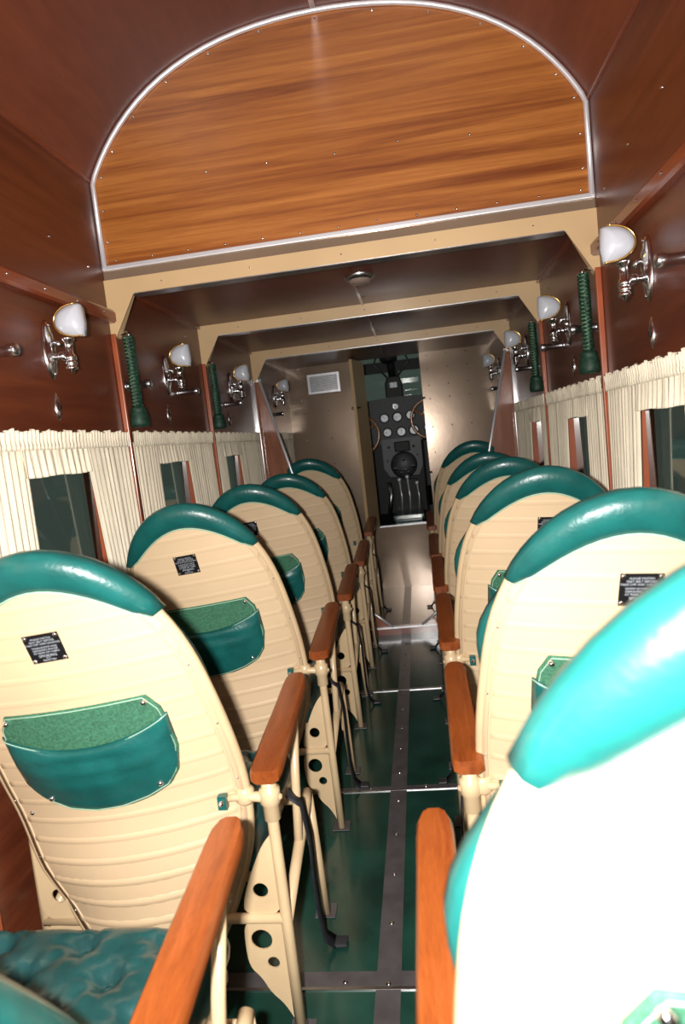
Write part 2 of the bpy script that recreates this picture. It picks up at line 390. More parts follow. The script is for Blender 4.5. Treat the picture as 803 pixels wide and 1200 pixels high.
# instrument panel
ip = empty('instrument_panel', (0, YP, DZ)); tag(ip, 'black instrument panel full of round dials beyond the cockpit doorway', 'instrument panel')
def rel(o, p): return (p[0] - o.location[0], p[1] - o.location[1], p[2] - o.location[2])
def bp(mb, name, mat, par, **k):
    o = mb.build(name, mat, par, **k); o.location = Vector(o.location) - par.location; return o
b = MB()
top = [(-.60, 1.50)] + [(x, 1.56 + .05 * math.cos((x - .02) * 2.5)) for x in [i * .08 - .5 for i in range(14)]] + [(.64, 1.50)]
b.prism([(-.60, 1.20), (.64, 1.20)] + top[::-1], lambda a, c, t: (a, YP + t, c), .03); bp(b, 'fascia', M['cock'], ip)
dials = [(-.105, 1.43, .042), (.012, 1.43, .044), (.130, 1.435, .043), (-.09, 1.30, .042), (.035, 1.295, .044), (.150, 1.30, .046), (.005, 1.525, .028), (.27, 1.44, .032), (.33, 1.44, .03), (.27, 1.31, .032), (-.30, 1.42, .04), (-.28, 1.30, .04)]
for x, z, r in dials:
    b = MB(); b.lathe([(r * .78, .004), (r * .8, .014), (r, .012), (r * 1.05, 0)], (x, YP, z), (0, -1, 0), 20); g = bp(b, 'gauge_bezel', M['chrome'] if r < .03 else M['black'], ip)
    b = MB(); b.lathe([(0, .006), (r * .82, .006)], (x, YP, z), (0, -1, 0), 20)
    f = b.build('gauge_face', M['dial'], g)
    b = MB(); a = random.uniform(-2, 2); b.tube([(x, YP - .008, z), (x + r * .6 * math.sin(a), YP - .008, z + r * .6 * math.cos(a))], .0018, 5)
    f = b.build('needle', M['black'], g)
# centre console below
b = MB()
b.prism([(-.15, 1.24), (.20, 1.24), (.20, .98), (.16, .90), (-.10, .90), (-.15, .98)], lambda a, c, t: (a, YP - .06 + t, c), .05)
cc = b.build('centre_console', M['grey']); tag(cc, 'grey centre console with switches below the instrument dials', 'console')
b = MB(); b.box(-.04, .10, YP - .09, YP - .058, 1.12, 1.21); b.build('switch_box', M['black'], cc, bevel=.008)
b = MB(); b.lathe([(0, .02), (.10, .018), (.115, .008), (.12, 0)], (.03, YP - .06, 1.00), (0, -1, 0), 26); b.build('round_cover', M['grey'], cc)
for x, z, r in ((-.05, .97, .018), (.11, .98, .018), (.03, 1.05, .014), (.0, .93, .013), (.06, .93, .013), (.13, 1.16, .014), (-.09, 1.17, .014), (.16, 1.08, .010), (-.11, 1.05, .010), (.02, .955, .012), (.045, .955, .012)):
    b = MB(); b.lathe([(0, .045), (r * .8, .042), (r, .034), (r, .0)], (x, YP - .06, z), (0, -1, 0), 12); b.build('knob', M['chrome'], cc)
# throttle pedestal
tp = empty('throttle_pedestal', (0, YP - .2, DZ)); tag(tp, 'black throttle pedestal with chrome levers low in the cockpit doorway', 'control pedestal')
b = MB(); b.prism([(-.08, DZ), (.16, DZ), (.13, .87), (-.05, .87)], lambda a, c, t: (a, YP - .17 + t, c), .1); bp(b, 'pedestal_box', M['black'], tp)
for x, z1 in ((-.02, .88), (.05, .90), (.13, .84)):
    b = MB(); b.tube([(x, YP - .22, .60), (x + .01, YP - .26, .72), (x, YP - .24, z1)], .007, 8); b.ball((x, YP - .24, z1), .019, 8); bp(b, 'lever', M['bright'], tp)
b = MB(); b.tube([(-.115, YP - .2, .86), (-.10, YP - .26, .76), (-.13, YP - .25, .60)], .018, 8); bp(b, 'lever', M['alu'], tp)
b = MB(); b.box(-.09, .17, BK + .25, YP - .22, DZ, DZ + .05); b.box(-.07, .15, BK + .12, BK + .25, DZ - .01, DZ + .03)
mt = b.build('floor_hatch', M['linoleum'], bevel=.006); tag(mt, 'glossy dark green hatch on the cockpit floor behind the throttle pedestal', 'hatch')
# control wheels
def wheel(cx, y, z, lab):
    r = .17
    root = empty('control_wheel', (cx, y, z - .02)); tag(root, lab, 'control wheel', 'wooden-rimmed cockpit control wheels')
    b = MB(); b.tube([(cx + r * math.cos(2 * PI * k / 40), y, z + r * math.sin(2 * PI * k / 40)) for k in range(40)], .0125, 10, closed=True); bp(b, 'rim', M['wheel'], root)
    for a in (.5, 2.6, 4.71):
        b = MB(); b.tube([(cx, y + .01, z), (cx + r * math.cos(a), y, z + r * math.sin(a))], [.011, .008], 8); bp(b, 'spoke', M['wheel'], root)
    b = MB(); b.cyl((cx, y - .015, z), (cx, y + .03, z), .035); bp(b, 'hub', M['black'], root)
    b = MB(); b.tube([(cx, y + .03, z), (cx, YP - .035, z + .02)], .016, 8); bp(b, 'column', M['black'], root)
wheel(-.325, 5.78, 1.30, 'left wooden-rimmed control wheel just inside the open cockpit door')
wheel(.305, 5.78, 1.38, 'right wooden-rimmed control wheel partly hidden by the right bulkhead')
# overhead compass
cp = empty('compass', (0, 6.15, 1.6)); tag(cp, 'black compass on a post in the middle of the windscreen', 'compass')
b = MB(); b.prism([(-.075, 1.60), (.085, 1.60), (.085, 1.74), (.06, 1.80), (-.05, 1.80), (-.075, 1.74)], lambda a, c, t: (a, 6.10 + t, c), .1); bp(b, 'housing', M['black'], cp, bevel=.012)
b = MB(); b.box(-.03, .035, 6.094, 6.101, 1.70, 1.745); bp(b, 'label_plate', M['dial'], cp)
b = MB(); b.cyl((.0, 6.15, 1.8), (-.02, 6.15, 2.14), .035, 10); bp(b, 'post', M['black'], cp)
for sx in (-1, 1):
    b = MB(); b.tube([(sx * .05, 6.14, 1.80), (sx * .16, 6.14, 1.93), (sx * .10, 6.14, 2.05)], .010, 6); bp(b, 'stay', M['grey'], cp)
b = MB(); b.ball((-.02, 6.10, 1.97), .075, 9, (1.1, .8, .8)); bp(b, 'upper_housing', M['black'], cp)
b = MB(); b.box(-.07, .03, 6.06, 6.1, 2.02, 2.06); bp(b, 'red_cap', M['red'], cp)
# dark seats either side of the doorway
b = MB(); b.box(.20, .56, 5.42, 5.50, DZ, 1.22); b.box(.20, .56, 5.42, 5.85, DZ + .1, DZ + .30)
o = b.build('pilot_seat', M['black'], bevel=.02); tag(o, 'dark right pilot seat showing behind the edge of the right bulkhead', 'seat')
b = MB(); b.box(-.62, -.22, 5.44, 5.52, DZ, 1.15); b.box(-.62, -.22, 5.44, 5.85, DZ + .1, DZ + .30)
o = b.build('pilot_seat', M['black'], bevel=.02); tag(o, 'dark left pilot seat hidden mostly behind the open cockpit door', 'seat')

# ------------------------------------------------------------------ passenger seats
HW = [(.20, .125), (.24, .155), (.30, .187), (.36, .215), (.42, .240), (.50, .247), (.60, .252), (.70, .249), (.80, .240), (.88, .231), (.94, .212), (1.0, .184), (1.04, .156), (1.075, .120), (1.10, .082), (1.115, .048), (1.122, 0)]
PV = .54; TT = .30
def by(x, z):
    """rear face of the seat back, local y"""
    w = max(interp(HW, z), .05)
    q = z - PV; y = -q * TT if q > .06 else (0 if q < -.06 else -TT * (q + .06) ** 2 / .24)
    bl = .06 if z < .4 else (.06 - .035 * min(1, (z - .4) / .6))
    k = max(0, 1 - (x / max(w, .2)) ** 2)
    return y - bl * k
def outline():
    right = [(HW[i][1], HW[i][0]) for i in range(len(HW))]
    pts = right + [(-x, z) for x, z in right[::-1][1:]]
    # resample evenly
    out = []; tot = 0; seg = []
    for a, c in zip(pts, pts[1:]): d = math.dist(a, c); seg.append(d); tot += d
    N = 72
    for i in range(N + 1):
        d = tot * i / N; k = 0
        while k < len(seg) - 1 and d > seg[k]: d -= seg[k]; k += 1
        t = min(1, d / seg[k]); out.append((pts[k][0] + (pts[k + 1][0] - pts[k][0]) * t, pts[k][1] + (pts[k + 1][1] - pts[k][1]) * t))
    for _ in range(5):
        out = [out[0]] + [((out[i-1][0] + 2 * out[i][0] + out[i+1][0]) / 4, (out[i-1][1] + 2 * out[i][1] + out[i+1][1]) / 4) for i in range(1, N)] + [out[-1]]
    return out
OUT = outline()
CZ = .66
def sc(p, r, dz=0): return (p[0] * r, CZ + (p[1] - CZ) * r)
ring_full = OUT + [(x, .20) for x in (-.08, -.03, .03, .08)]
def S(p, dy=0): return (p[0], by(p[0], p[1]) + dy, p[1])
def text_mesh(lines, name):
    mb = None; vs = []; fs = []
    dg = None
    for txt, size, yy in lines:
        cu = bpy.data.curves.new('t', 'FONT'); cu.body = txt; cu.size = size; cu.align_x = 'CENTER'; cu.resolution_u = 2
        o = bpy.data.objects.new('t', cu); COL.objects.link(o); bpy.context.view_layer.update()
        me = bpy.data.meshes.new_from_object(o.evaluated_get(bpy.context.evaluated_depsgraph_get()))
        k = len(vs); vs += [(v.co.x, v.co.y + yy, 0) for v in me.vertices]; fs += [tuple(i + k for i in p.vertices) for p in me.polygons]
        bpy.data.objects.remove(o); bpy.data.curves.remove(cu); bpy.data.meshes.remove(me)
    me = bpy.data.meshes.new(name); me.from_pydata(vs, [], fs); me.materials.append(M['letter']); return me
LETTER = text_mesh([('PLEASE FASTEN', .0058, .0205), ('SEAT BELT BEFORE', .0058, .0147), ('TAKE OFF AND LANDING', .0058, .0088),
                    ('WASH ROOM AND', .0058, .0010), ('DRINKING WATER', .0058, -.0048), ('AT REAR OF CABIN', .0058, -.0106),
                    ('SMOKING', .0080, -.0187), ('NOT', .0040, -.0225), ('PERMITTED', .0052, -.0278)], 'lettering')
def make_seat(s, ax, label):
    """s=+1: aisle on +x (left-hand seats); -1: aisle on -x"""
    root = empty('passenger_seat'); tag(root, label, 'seat', None)
    P = (0, 0, PV)
    def part(mb, name, mat, par=None, org=(0, 0, 0), **k):
        o = mb.build(name, mat, par or root, origin=org, **k)
        if par is not None and par is not root: o.location = Vector(o.location) - par.location
        return o
    # --- shell
    b = MB(); R = 14
    rings = [[S(sc(p, r / R)) for p in ring_full] for r in range(1, R + 1)]
    b.grid(rings, True, True)
    ctr = S((0, CZ)); n = len(ring_full)
    b.add([ctr] + rings[0], [(0, i + 1, (i + 1) % n + 1) for i in range(n)], True)
    z = .245
    while z < 1.07:                                      # raised horizontal ribs
        w = interp(HW, z) * .955; rr = []
        if w > .05:
            rows = []
            for j in range(25):
                x = -w + 2 * w * j / 24
                f = .0007 + .0013 * max(0, min(1, (.65 - z) / .2))
                rows.append([(x, by(x, z + q) - h, z + q) for q, h in ((-.0105, -.0012), (-.0065, f * .25), (-.003, f * .8), (0, f), (.003, f * .8), (.0065, f * .25), (.0105, -.0012))])
            b.grid(rows, True)
        z += .049
    shell = part(b, 'backrest', M['tan'], org=P, solid=.004)
    b = MB(); b.tube([S(sc(p, 1.0), .010) for p in OUT], .0125, 10); 
    rim = part(b, 'rim_tube', M['tube'], shell, P)
    b = MB(); b.tube([S(sc(p, .945), -.001) for p in OUT[2:-2]], .0035, 6); part(b, 'seam_piping', M['tan'], shell, P)
    for i in range(3, len(OUT) - 2, 5):
        p = S(sc(OUT[i], .975), -.003)
        if OUT[i][1] < .93: screw(shell, Vector(p) - Vector(P), (.2, 0, 0), 'rivet', s=.8)
    # --- green padded top band
    idx = [i for i, p in enumerate(OUT) if p[1] > .955]; b = MB(); rings = []
    m = len(idx)
    for q, i in enumerate(idx):
        u = q / (m - 1); t = math.sin(PI * u) ** .55; w = .006 + .052 * t; p = OUT[i]
        c = Vector((p[0], p[1])); tg = Vector(OUT[min(i + 1, len(OUT) - 1)]) - Vector(OUT[i - 1]); d = Vector((tg.y, -tg.x)).normalized()
        if d.dot(c - Vector((0, CZ))) < 0: d = -d
        def pt(ins, dy, base=None):
            e = c - d * ins; y = by(c.x * .97, min(c.y, 1.12)); 
            yy = by(e.x, min(e.y, 1.12)) if ins > .004 else by(c.x, min(c.y, 1.12))
            return (e.x, yy + dy, e.y)
        k = .35 + .65 * t; e1 = .75 + .25 * t
        rings.append([pt(w, .003), pt(w, -.004 * k), pt(w * .8, -.011 * k), pt(w * .45, -.017 * k), pt(w * .15, -.012 * e1), pt(-.011 * e1, -.006), pt(-.0175 * e1, .008),
                      pt(-.018 * e1, .026), pt(-.012 * k, .052), pt(.008, .068), pt(.035, .072), pt(.045, .03), pt(.045, .008)])
    b.loft(rings, True, True)
    band = part(b, 'top_band', M['leather'], org=P)
    b = MB(); b.tube([Vector(r[1]) + Vector((0, -.0015, 0)) for r in rings], .0022, 5); part(b, 'stitching', M['stitch'], band, P)
    # --- front cushion of the back
    b = MB(); rings = []
    def wing(p):
        z = p[1]; g = (.008 if s > 0 else .030) * math.exp(-((z - .865) / .095) ** 2)
        sx = 1 if p[0] > 0 else -1
        if sx != s: g = 0
        return (p[0] + sx * g, z)
    for r, dy in ((.03, .012), (.2, .012), (.4, .012), (.6, .012), (.75, .012), (.88, .012), (.97, .014), (.985, .028), (.9851, .045), (.965, .066), (.9, .085), (.7, .10), (.4, .108), (.05, .11)):
        rings.append([(lambda w_, p_: (w_[0], by(p_[0] * .98, min(p_[1], 1.1)) + dy, w_[1]))(sc(wing(p) if .966 < r < .99 else p, r), sc(p, min(r, .98))) for p in ring_full])
    b.loft(rings, True, True); part(b, 'back_cushion', M['leather'], org=P)
    # --- pocket
    ox, oz = (-.014, .003) if s > 0 else (.014, .022)
    ph = [(-.148, .806), (.148, .806), (.168, .775), (.174, .735), (.176, .68), (.160, .62), (.135, .59), (.09, .572), (.03, .560), (-.03, .558), (-.09, .568), (-.135, .592), (-.160, .625), (-.174, .68), (-.172, .735), (-.166, .775)]
    def densify(pl, n=3):
        o = []
        for i in range(len(pl)):
            a, c = pl[i], pl[(i + 1) % len(pl)]
            for k in range(n): o.append((a[0] + (c[0] - a[0]) * k / n, a[1] + (c[1] - a[1]) * k / n))
        return o
    d1 = [(x + 0, z) for x, z in densify(ph, 4)]; cz = .69
    b = MB(); rs = [[(x * r, by(x * r, cz + (z - cz) * r) - .005 - .003 * (r < 1), cz + (z - cz) * r) for x, z in d1] for r in (.15, .4, .7, .93, .985)]
    rs += [[(x, by(x, z) + .001, z) for x, z in d1]]
    b.loft(rs, True, True)
    def sh(mb): mb.v = [(p[0] + ox, p[1] + by(p[0] + ox, p[2] + oz) - by(p[0], p[2]), p[2] + oz) for p in mb.v]; return mb
    pocket = part(sh(b), 'pocket', M['lining'], org=P)
    # flap: lower part with sagging upper edge and folds
    def uz(x): return .722 + .040 * (abs(x) / .17) ** 2.2 - .006
    b = MB(); rows = []
    nx, nz = 30, 14
    def lowz(x):
        x = abs(x)
        return interp([(0, .559), (.05, .563), (.09, .572), (.135, .592), (.16, .625), (.172, .67), (.178, .74)], x)
    for j in range(nx + 1):
        x = -.174 + .348 * j / nx; col = []
        zt = max(uz(x), lowz(x) + .004); zb = lowz(x)
        for i in range(nz + 1):
            v = i / nz; z = zt + (zb - zt) * v
            puff = math.sin(PI * min(1, v * 1.0 + .12)) * .016 * (1 - (x / .18) ** 4)
            fold = .0055 * math.sin(v * 26 - (x / .17) ** 2 * 7) * max(0, 1 - v * 1.4) * (1 - (x / .178) ** 2)
            dy = -.010 - puff - fold if 0 < i < nz else (-.012 if i == 0 else -.003)
            if j in (0, nx): dy = -.003
            col.append((x, by(x, z) + dy, z))
        rows.append(col)
    b.grid(rows, True)
    part(sh(b), 'pocket_flap', M['leather'], pocket, P, solid=.003)
    b = MB(); b.tube([Vector(r[0]) + Vector((0, -.0015, -.004)) for r in rows], .0013, 5)
    b.tube([(x * .965, by(x, z) - .0105, cz + (z - cz) * .965) for x, z in d1] , .0011, 5, closed=True)
    part(sh(b), 'stitching', M['stitch'], pocket, P)
    for x, z in ((-.143, .792), (.143, .792), (-.155, .712), (.155, .712), (-.118, .602), (.118, .602)):
        screw(pocket, (x + ox, by(x + ox, z + oz) - .012, z + oz - PV), (.29, 0, 0), 'snap', snap_me)
    # --- placard
    px, pz = (-.012, .945) if s > 0 else (.010, .958); py = by(px, pz) - .003; al = math.atan(TT) + .02
    b = MB(); b.prism([(-.0345, -.031), (.0345, -.031), (.0345, .031), (-.0345, .031)], lambda a, c, t: (px + a, py - c * math.sin(al) - t * math.cos(al), pz + c * math.cos(al) - t * math.sin(al)), .0022)
    pl = part(b, 'placard', M['black'], org=P)
    lt = bpy.data.objects.new('lettering', LETTER); COL.objects.link(lt); lt.parent = pl
    lt.location = (px, py - .0028, pz - PV - .0006); lt.rotation_euler = (PI / 2 + al, 0, 0)
    for u in (-1, 1):
        for v in (-1, 1): screw(pl, (px + u * .0295, py - v * .026 * math.sin(al) - .0024, pz - PV + v * .026 * math.cos(al)), (al, 0, 0), 'screw', s=1.35)
    # --- frame
    X = s * ax; XW = -s * .248
    R_ = .0125
    def leg(pts, name='leg', r=R_, mat='tube'):
        b = MB(); b.tube(pts, r, 12); return part(b, name, M[mat])
    leg([(X + s * .010, -.02, 0), (X + s * .004, -.008, .25), (X, -.002, .50), (X, 0, .576)])
    leg([(XW, .0, 0), (XW, .01, .50), (XW, .01, .545)])
    leg([(X + s * .012, .345, 0), (X + s * .006, .345, .18), (X + s * .002, .338, .345)], r=.0135)
    leg([(XW, .345, 0), (XW, .338, .345)])
    b = MB(); b.tube([(X + s * .002, .345, .350), (X + s * .002, .30, .340), (X + s * .003, .16, .300), (X + s * .004, -.01, .250)], [.0135, .015, .0135, .012], 12)
    part(b, 'side_brace', M['tube'])
    b = MB(); b.tube([(XW, .338, .340), (XW, -.0, .250)], .012, 10); part(b, 'side_brace', M['tube'])
    b = MB(); b.tube([(X, .315, .615), (X, .245, .47), (X + s * .002, .185, .315)], [.0115, .0115, .011], 10)
    part(b, 'arm_support', M['tube'])
    # collar and clamp to the shell
    b = MB(); b.lathe([(.0125, -.05), (.018, -.045), (.018, -.012), (.022, -.008), (.022, .022), (.016, .026), (.015, .040), (.010, .046)], (X, 0, .530), n=16)
    w = .250
    b.tube([(X + s * .026, .0, .532), (X + s * .018, 0, .532), (X, 0, .532), (s * w, -.002, .537), (s * (w - .035), -.012, .539)], [.004, .010, .013, .009, .007], 10)
    b.lathe([(.014, -.018), (.0205, -.012), (.0205, .012), (.014, .018)], (s * w, .006, .537), n=14)
    part(b, 'clamp', M['tube'])
    b = MB(); b.lathe([(.013, -.018), (.019, -.012), (.019, .012), (.013, .018)], (XW, .006, .537), n=14)
    part(b, 'clamp', M['tube'])
    for sx in (s, -s):
        b = MB(); x = sx * (w - .040); b.box(x - .009, x + .009, by(x, .538) - .011, by(x, .538) + .006, .524, .553); o = part(b, 'clamp_pad', M['leather'])
        b = MB(); b.lathe([(0, .010), (.005, .008), (.006, 0)], (x, by(x, .538) - .010, .540), (0, -1, 0), 8); part(b, 'bolt', M['chrome'], o)
    # cross tube and drilled gusset plates
    b = MB(); b.tube([(X, -.008, .262), (XW, 0, .262)], .011, 10); part(b, 'cross_tube', M['tube'])
    b = MB(); b.tube([(X, .338, .33), (XW, .338, .33)], .011, 10); part(b, 'cross_tube', M['tube'])
    def circ(cx, cz, r, n=16): return [(cx + r * math.cos(2 * PI * k / n), cz + r * math.sin(2 * PI * k / n)) for k in range(n)]
    def smooth2(pl, keep=()):
        for _ in range(2):
            o = []
            for i in range(len(pl)):
                p, q = pl[i], pl[(i + 1) % len(pl)]
                o += [(p[0] * .75 + q[0] * .25, p[1] * .75 + q[1] * .25), (p[0] * .25 + q[0] * .75, p[1] * .25 + q[1] * .75)]
            pl = o
        return pl
    for sx, x0 in ((s, ax), (-s, .248)):
        b = MB(); b.prism([(sx * x, z) for x, z in smooth2([(x0 + .006, .0), (x0 + .004, .12), (x0, .257), (x0 - .05, .257), (x0 - .090, .257), (x0 - .094, .20), (x0 - .090, .15), (x0 - .066, .125), (x0 - .050, .09), (x0 - .020, .06)])],
                lambda a, c, t: (a, -.010 + t, c), .004, [circ(sx * (x0 - .056), .214, .0235), circ(sx * (x0 - .036), .160, .0135), ])
        part(b, 'gusset_plate', M['tube'])
        b = MB(); b.prism([(sx * x, z) for x, z in smooth2([(x0, .268), (x0, .36), (x0, .46), (x0 - .030, .43), (x0 - .060, .37), (x0 - .085, .31), (x0 - .088, .268)])],
                lambda a, c, t: (a, -.006 + t, c), .004, [circ(sx * (x0 - .046), .325, .017)])
        part(b, 'gusset_plate', M['tube'])
        b = MB(); b.prism(smooth2([(.0, .235), (.0, .15), (.05, .20), (.16, .275), (.26, .27), (.325, .23), (.345, .14), (.345, .33), (.20, .315)]), lambda a, c, t: (sx * (x0 - .006 - t), a, c), .004, [circ(.285, .285, .014, 12)])
        part(b, 'side_plate', M['tube'])
    # foot plates
    for x, y in ((X + s * .01, -.02), (X + s * .012, .345), (XW, 0), (XW, .345)):
        b = MB(); b.box(x - .028, x + .028, y - .022, y + .034, .0015, .004); o = part(b, 'foot_plate', M['fstrip'], bevel=.001)
        b = MB(); b.lathe([(0, .005), (.004, .004), (.005, 0)], (x + .006, y + .022, .005), n=8); part(b, 'bolt', M['alu'], o)
    # seat pan and tufted cushion
    b = MB(); b.box(-.245, .245, .03, .45, .315, .345); part(b, 'seat_pan', M['tube'], bevel=.01)
    b = MB(); N = 44; btn = [(x, y) for y in (.11, .26, .41) for x in (-.16, 0, .16)] + [(x, y) for y in (.185, .335) for x in (-.08, .08)]
    def cz_(x, y):
        e = min(1, (.245 - abs(x)) / .035); f = min(1, (y - .03) / .035, (.465 - y) / .035); k = max(0, min(e, f)); h = .385 + .045 * math.sqrt(max(0, 1 - (1 - k) ** 2))
        for bx, yb in btn:
            d = math.hypot(x - bx, y - yb); h -= .026 * math.exp(-(d / .022) ** 2) + .004 * math.exp(-(d / .05) ** 2) 
            a = math.atan2(y - yb, x - bx); h += .0028 * math.cos(7 * a + bx * 9) * math.exp(-((d - .035) / .022) ** 2)
        return h
    rows = [[(-.245 + .49 * i / N, .03 + .435 * j / N, cz_(-.245 + .49 * i / N, .03 + .435 * j / N)) for i in range(N + 1)] for j in range(N + 1)]
    b.grid(rows, True)
    edge = [rows[0][i] for i in range(N + 1)] + [rows[j][N] for j in range(1, N + 1)] + [rows[N][i] for i in range(N - 1, -1, -1)] + [rows[j][0] for j in range(N - 1, 0, -1)]
    b.loft([edge, [(p[0] * 1.01, p[1], .37) for p in edge], [(p[0] * .99, p[1], .345) for p in edge]], True, False)
    cu = part(b, 'seat_cushion', M['cushion'])
    for bx, yb in btn:
        b = MB(); b.ball((bx, yb, cz_(bx, yb) + .001), .0085, 6, (1, 1, .5)); part(b, 'button', M['cushion'], cu)
    # wooden arm
    b = MB(); secs = []
    for t, hw, zz in ((-.030, .022, 0), (-.024, .030, .0), (.0, .033, 0), (.12, .032, 0), (.26, .030, 0), (.34, .0295, 0), (.37, .028, 0), (.392, .020, -.001), (.400, .010, -.002)):
        z0 = .580 + .115 * (t + .03)*1.12; th = .024
        prof = [(-hw, 0), (-hw, th * .75), (-hw * .85, th), (hw * .85, th), (hw, th * .75), (hw, 0), (hw * .8, -.004), (-hw * .8, -.004)]
        secs.append([(X + a, t, z0 + c + zz) for a, c in prof])
    b.loft(secs, True, True)
    arm = part(b, 'armrest', M['arm']); q = arm.modifiers.new('e', 'EDGE_SPLIT'); q.split_angle = .7
    b = MB(); b.lathe([(.011, 0), (.011, .012), (.008, .014)], (X, 0, .572), n=12); part(b, 'arm_mount', M['chrome'])
    # black seat belt hanging beside the cushion
    def ribbon(pts, w, th=.002):
        bb = MB(); rows = []
        for p in pts: rows.append([(p[0], p[1] - w / 2, p[2]), (p[0] + s * .002 * 0, p[1] + w / 2, p[2])])
        bb.grid(rows, True); return bb
    xb = X + s * .004
    b = ribbon([(xb - s * .02, .20, .43), (xb + s * .012, .205, .40), (xb + s * .020, .215, .30), (xb + s * .022, .20, .20), (xb + s * .022, .215, .10), (xb + s * .028, .22, .035), (xb + s * .05, .23, .008)], .042)
    belt = part(b, 'seat_belt', M['belt'], solid=.003)
    b = MB(); b.box(xb + s * .060 - .02, xb + s * .060 + .02, .215, .250, .004, .012); part(b, 'buckle', M['grey'], belt, bevel=.003)
    return root
LX, RX = -.516, .484
seatL = make_seat(1, .306, 'x'); seatR = make_seat(-1, .2755, 'x')
BACK = ('backrest', 'top_band', 'back_cushion', 'pocket', 'placard')
ordn = ['nearest', 'second', 'third', 'fourth', 'fifth', 'farthest, on the raised floor,']
labL = ['tan-backed green leather seat at lower left edge, only its cushion, arm and shoulder showing',
        'large tan oval-backed seat at left, second row, whole pocket and placard showing',
        'tan oval-backed seat in left column, third row, its pocket half in shadow',
        'tan oval-backed seat in left column, fourth row from the rear',
        'tan oval-backed seat in left column, fifth row, between fourth row and farthest seat',
        'farthest left tan oval-backed seat, beyond the step below the vent grille']
labR = ['overexposed tan and green seat filling the lower right corner, nearest of all',
        'large tan oval-backed seat at right, second row, placard beside the bright nearest seat',
        'tan oval-backed seat in right column, third row, placard partly covered',
        'tan oval-backed seat in right column, fourth row from the rear',
        'tan oval-backed seat in right column, fifth row, narrow sliver behind the fourth',
        'farthest right tan oval-backed seat, beyond the step before the bulkhead']
YA = [.61, 1.29, 2.049, 2.808, 3.567, 4.326]
for side in (0, 1):
    proto = (seatL, seatR)[side]
    for k in range(6):
        o = proto if k == 5 else copy_tree(proto)
        x = (LX, RX)[side]; y = YA[k]; z = ZR if k == 5 else 0
        if k == 0: x += .012 if side == 0 else -.07
        o.location = (x, y, z)
        o['label'] = (labL, labR)[side][k]; o['group'] = ('seats in the left column', 'seats in the right column')[side]
        for c in children(o):                 # every back leans a little outwards and is turned slightly on its clamps
            if c.name.split('.')[0] not in BACK: continue
            lean = 0.0
            if side == 0: lean = .29 if k == 0 else .03 if k == 1 else 0
            c.rotation_euler = (lean, (-.08, .07)[side], (.05, -.05)[side])
            if side == 0 and k == 0: c.location = (-.012, 0, PV)
            if side == 1 and k == 0:          # the nearest right back is pushed out of line towards the rear
                c.rotation_euler = (-.06, .02, 0); c.scale = (1.12, 1.12, 1.10); c.location = (.022, -.075, PV)
                if c.name.startswith('back_cushion'): c.scale = (1.155, 1.12, 1.13); c.location = (.032, -.070, PV - .02)
# ------------------------------------------------------------------ curtains
def curtain(side, ya, yo0, yo1, yb, label, seed):
    xi = XL if side < 0 else XR; s = 1 if side < 0 else -1     # s: inward
    rnd = random.Random(seed)
    root = empty('curtain', (xi + s * .02, ya, .72)); tag(root, label, 'curtain', 'cream curtains on the %s wall' % ('left' if side < 0 else 'right'))
    ph = [rnd.uniform(0, 6) for _ in range(8)]
    def fold(y, f, k=0): return .5 + .5 * (math.sin(y * f + ph[k] + 1.2 * math.sin(y * 19 + ph[k + 1])) * .7 + .3 * math.sin(y * f * 2.1 + ph[k + 2]))
    def sheet(y0, y1, z0, z1, f, lean0=0, lean1=0, amp=.017, scal=0):
        b = MB(); rows = []; n = max(12, int((y1 - y0) / .0045)); nz = 14
        for j in range(nz + 1):
            v = j / nz; z = z1 + (z0 - z1) * v; row = []
            for i in range(n + 1):
                u = i / n; y = y0 + lean0 * v + (y1 + lean1 * v - y0 - lean0 * v) * u; yy = y0 + (y1 - y0) * u
                a = amp * (.45 + .55 * v)
                zz = z + (scal * math.sin(yy * 31 + ph[3]) if j == nz else 0)
                row.append((xi + s * (.003 + a * fold(yy, f)), y, zz))
            rows.append(row)
        b.grid(rows, True); return b
    ztop = 1.335
    if yo0 - ya > .02: bp(sheet(ya, yo0, .72, ztop, 215, 0, -.02), 'curtain_panel', M['cloth'], root, solid=.0016)
    if yb - yo1 > .02: bp(sheet(yo1 - .03, yb, .72, ztop, 215, .065, 0), 'curtain_panel', M['cloth'], root, solid=.0016)
    v = sheet(max(ya, yo0 - .02), min(yb, yo1 + .0), 1.252, ztop, 190, 0, 0, .014, .0015); 
    bp(v, 'valance', M['cloth'], root, solid=.0016)
    # gathered heading over the rod
    b = MB(); rows = []; n = int((yb - ya) / .003)
    for j, (z, a, off) in enumerate(((1.322, .010, .009), (1.334, .004, .013), (1.343, .006, .011), (1.353, .009, .011), (1.364, .011, .011), (1.372, .013, .010))):
        row = []
        for i in range(n + 1):
            y = ya + (yb - ya) * i / n
            row.append((xi + s * (off + a * (fold(y, 340, 1) - .3)), y, z + (.0035 * math.sin(y * 75 + ph[2]) + .002 * math.sin(y * 233) if j > 3 else 0)))
        rows.append(row)
    b.grid(rows, True); bp(b, 'gathered_heading', M['cloth'], root, solid=.0016)
    b = MB(); b.cyl((xi + s * .006, ya - .004, 1.336), (xi + s * .006, yb + .004, 1.336), .003, 8); bp(b, 'curtain_rod', M['alu'], root)
nm = ['behind the nearest seat', 'at the second row window', 'over the first window aft of the roof frame', 'between first and second roof frames', 'between second and third roof frames', 'beyond the partition near the bulkhead']
sets = [(.25, .62, 1.02, 1.17), (1.21, 1.565, 1.90, 2.165), (2.205, 2.43, 2.77, 3.105), (3.16, 3.30, 3.60, 4.075), (4.19, 4.50, 4.90, 5.18)]
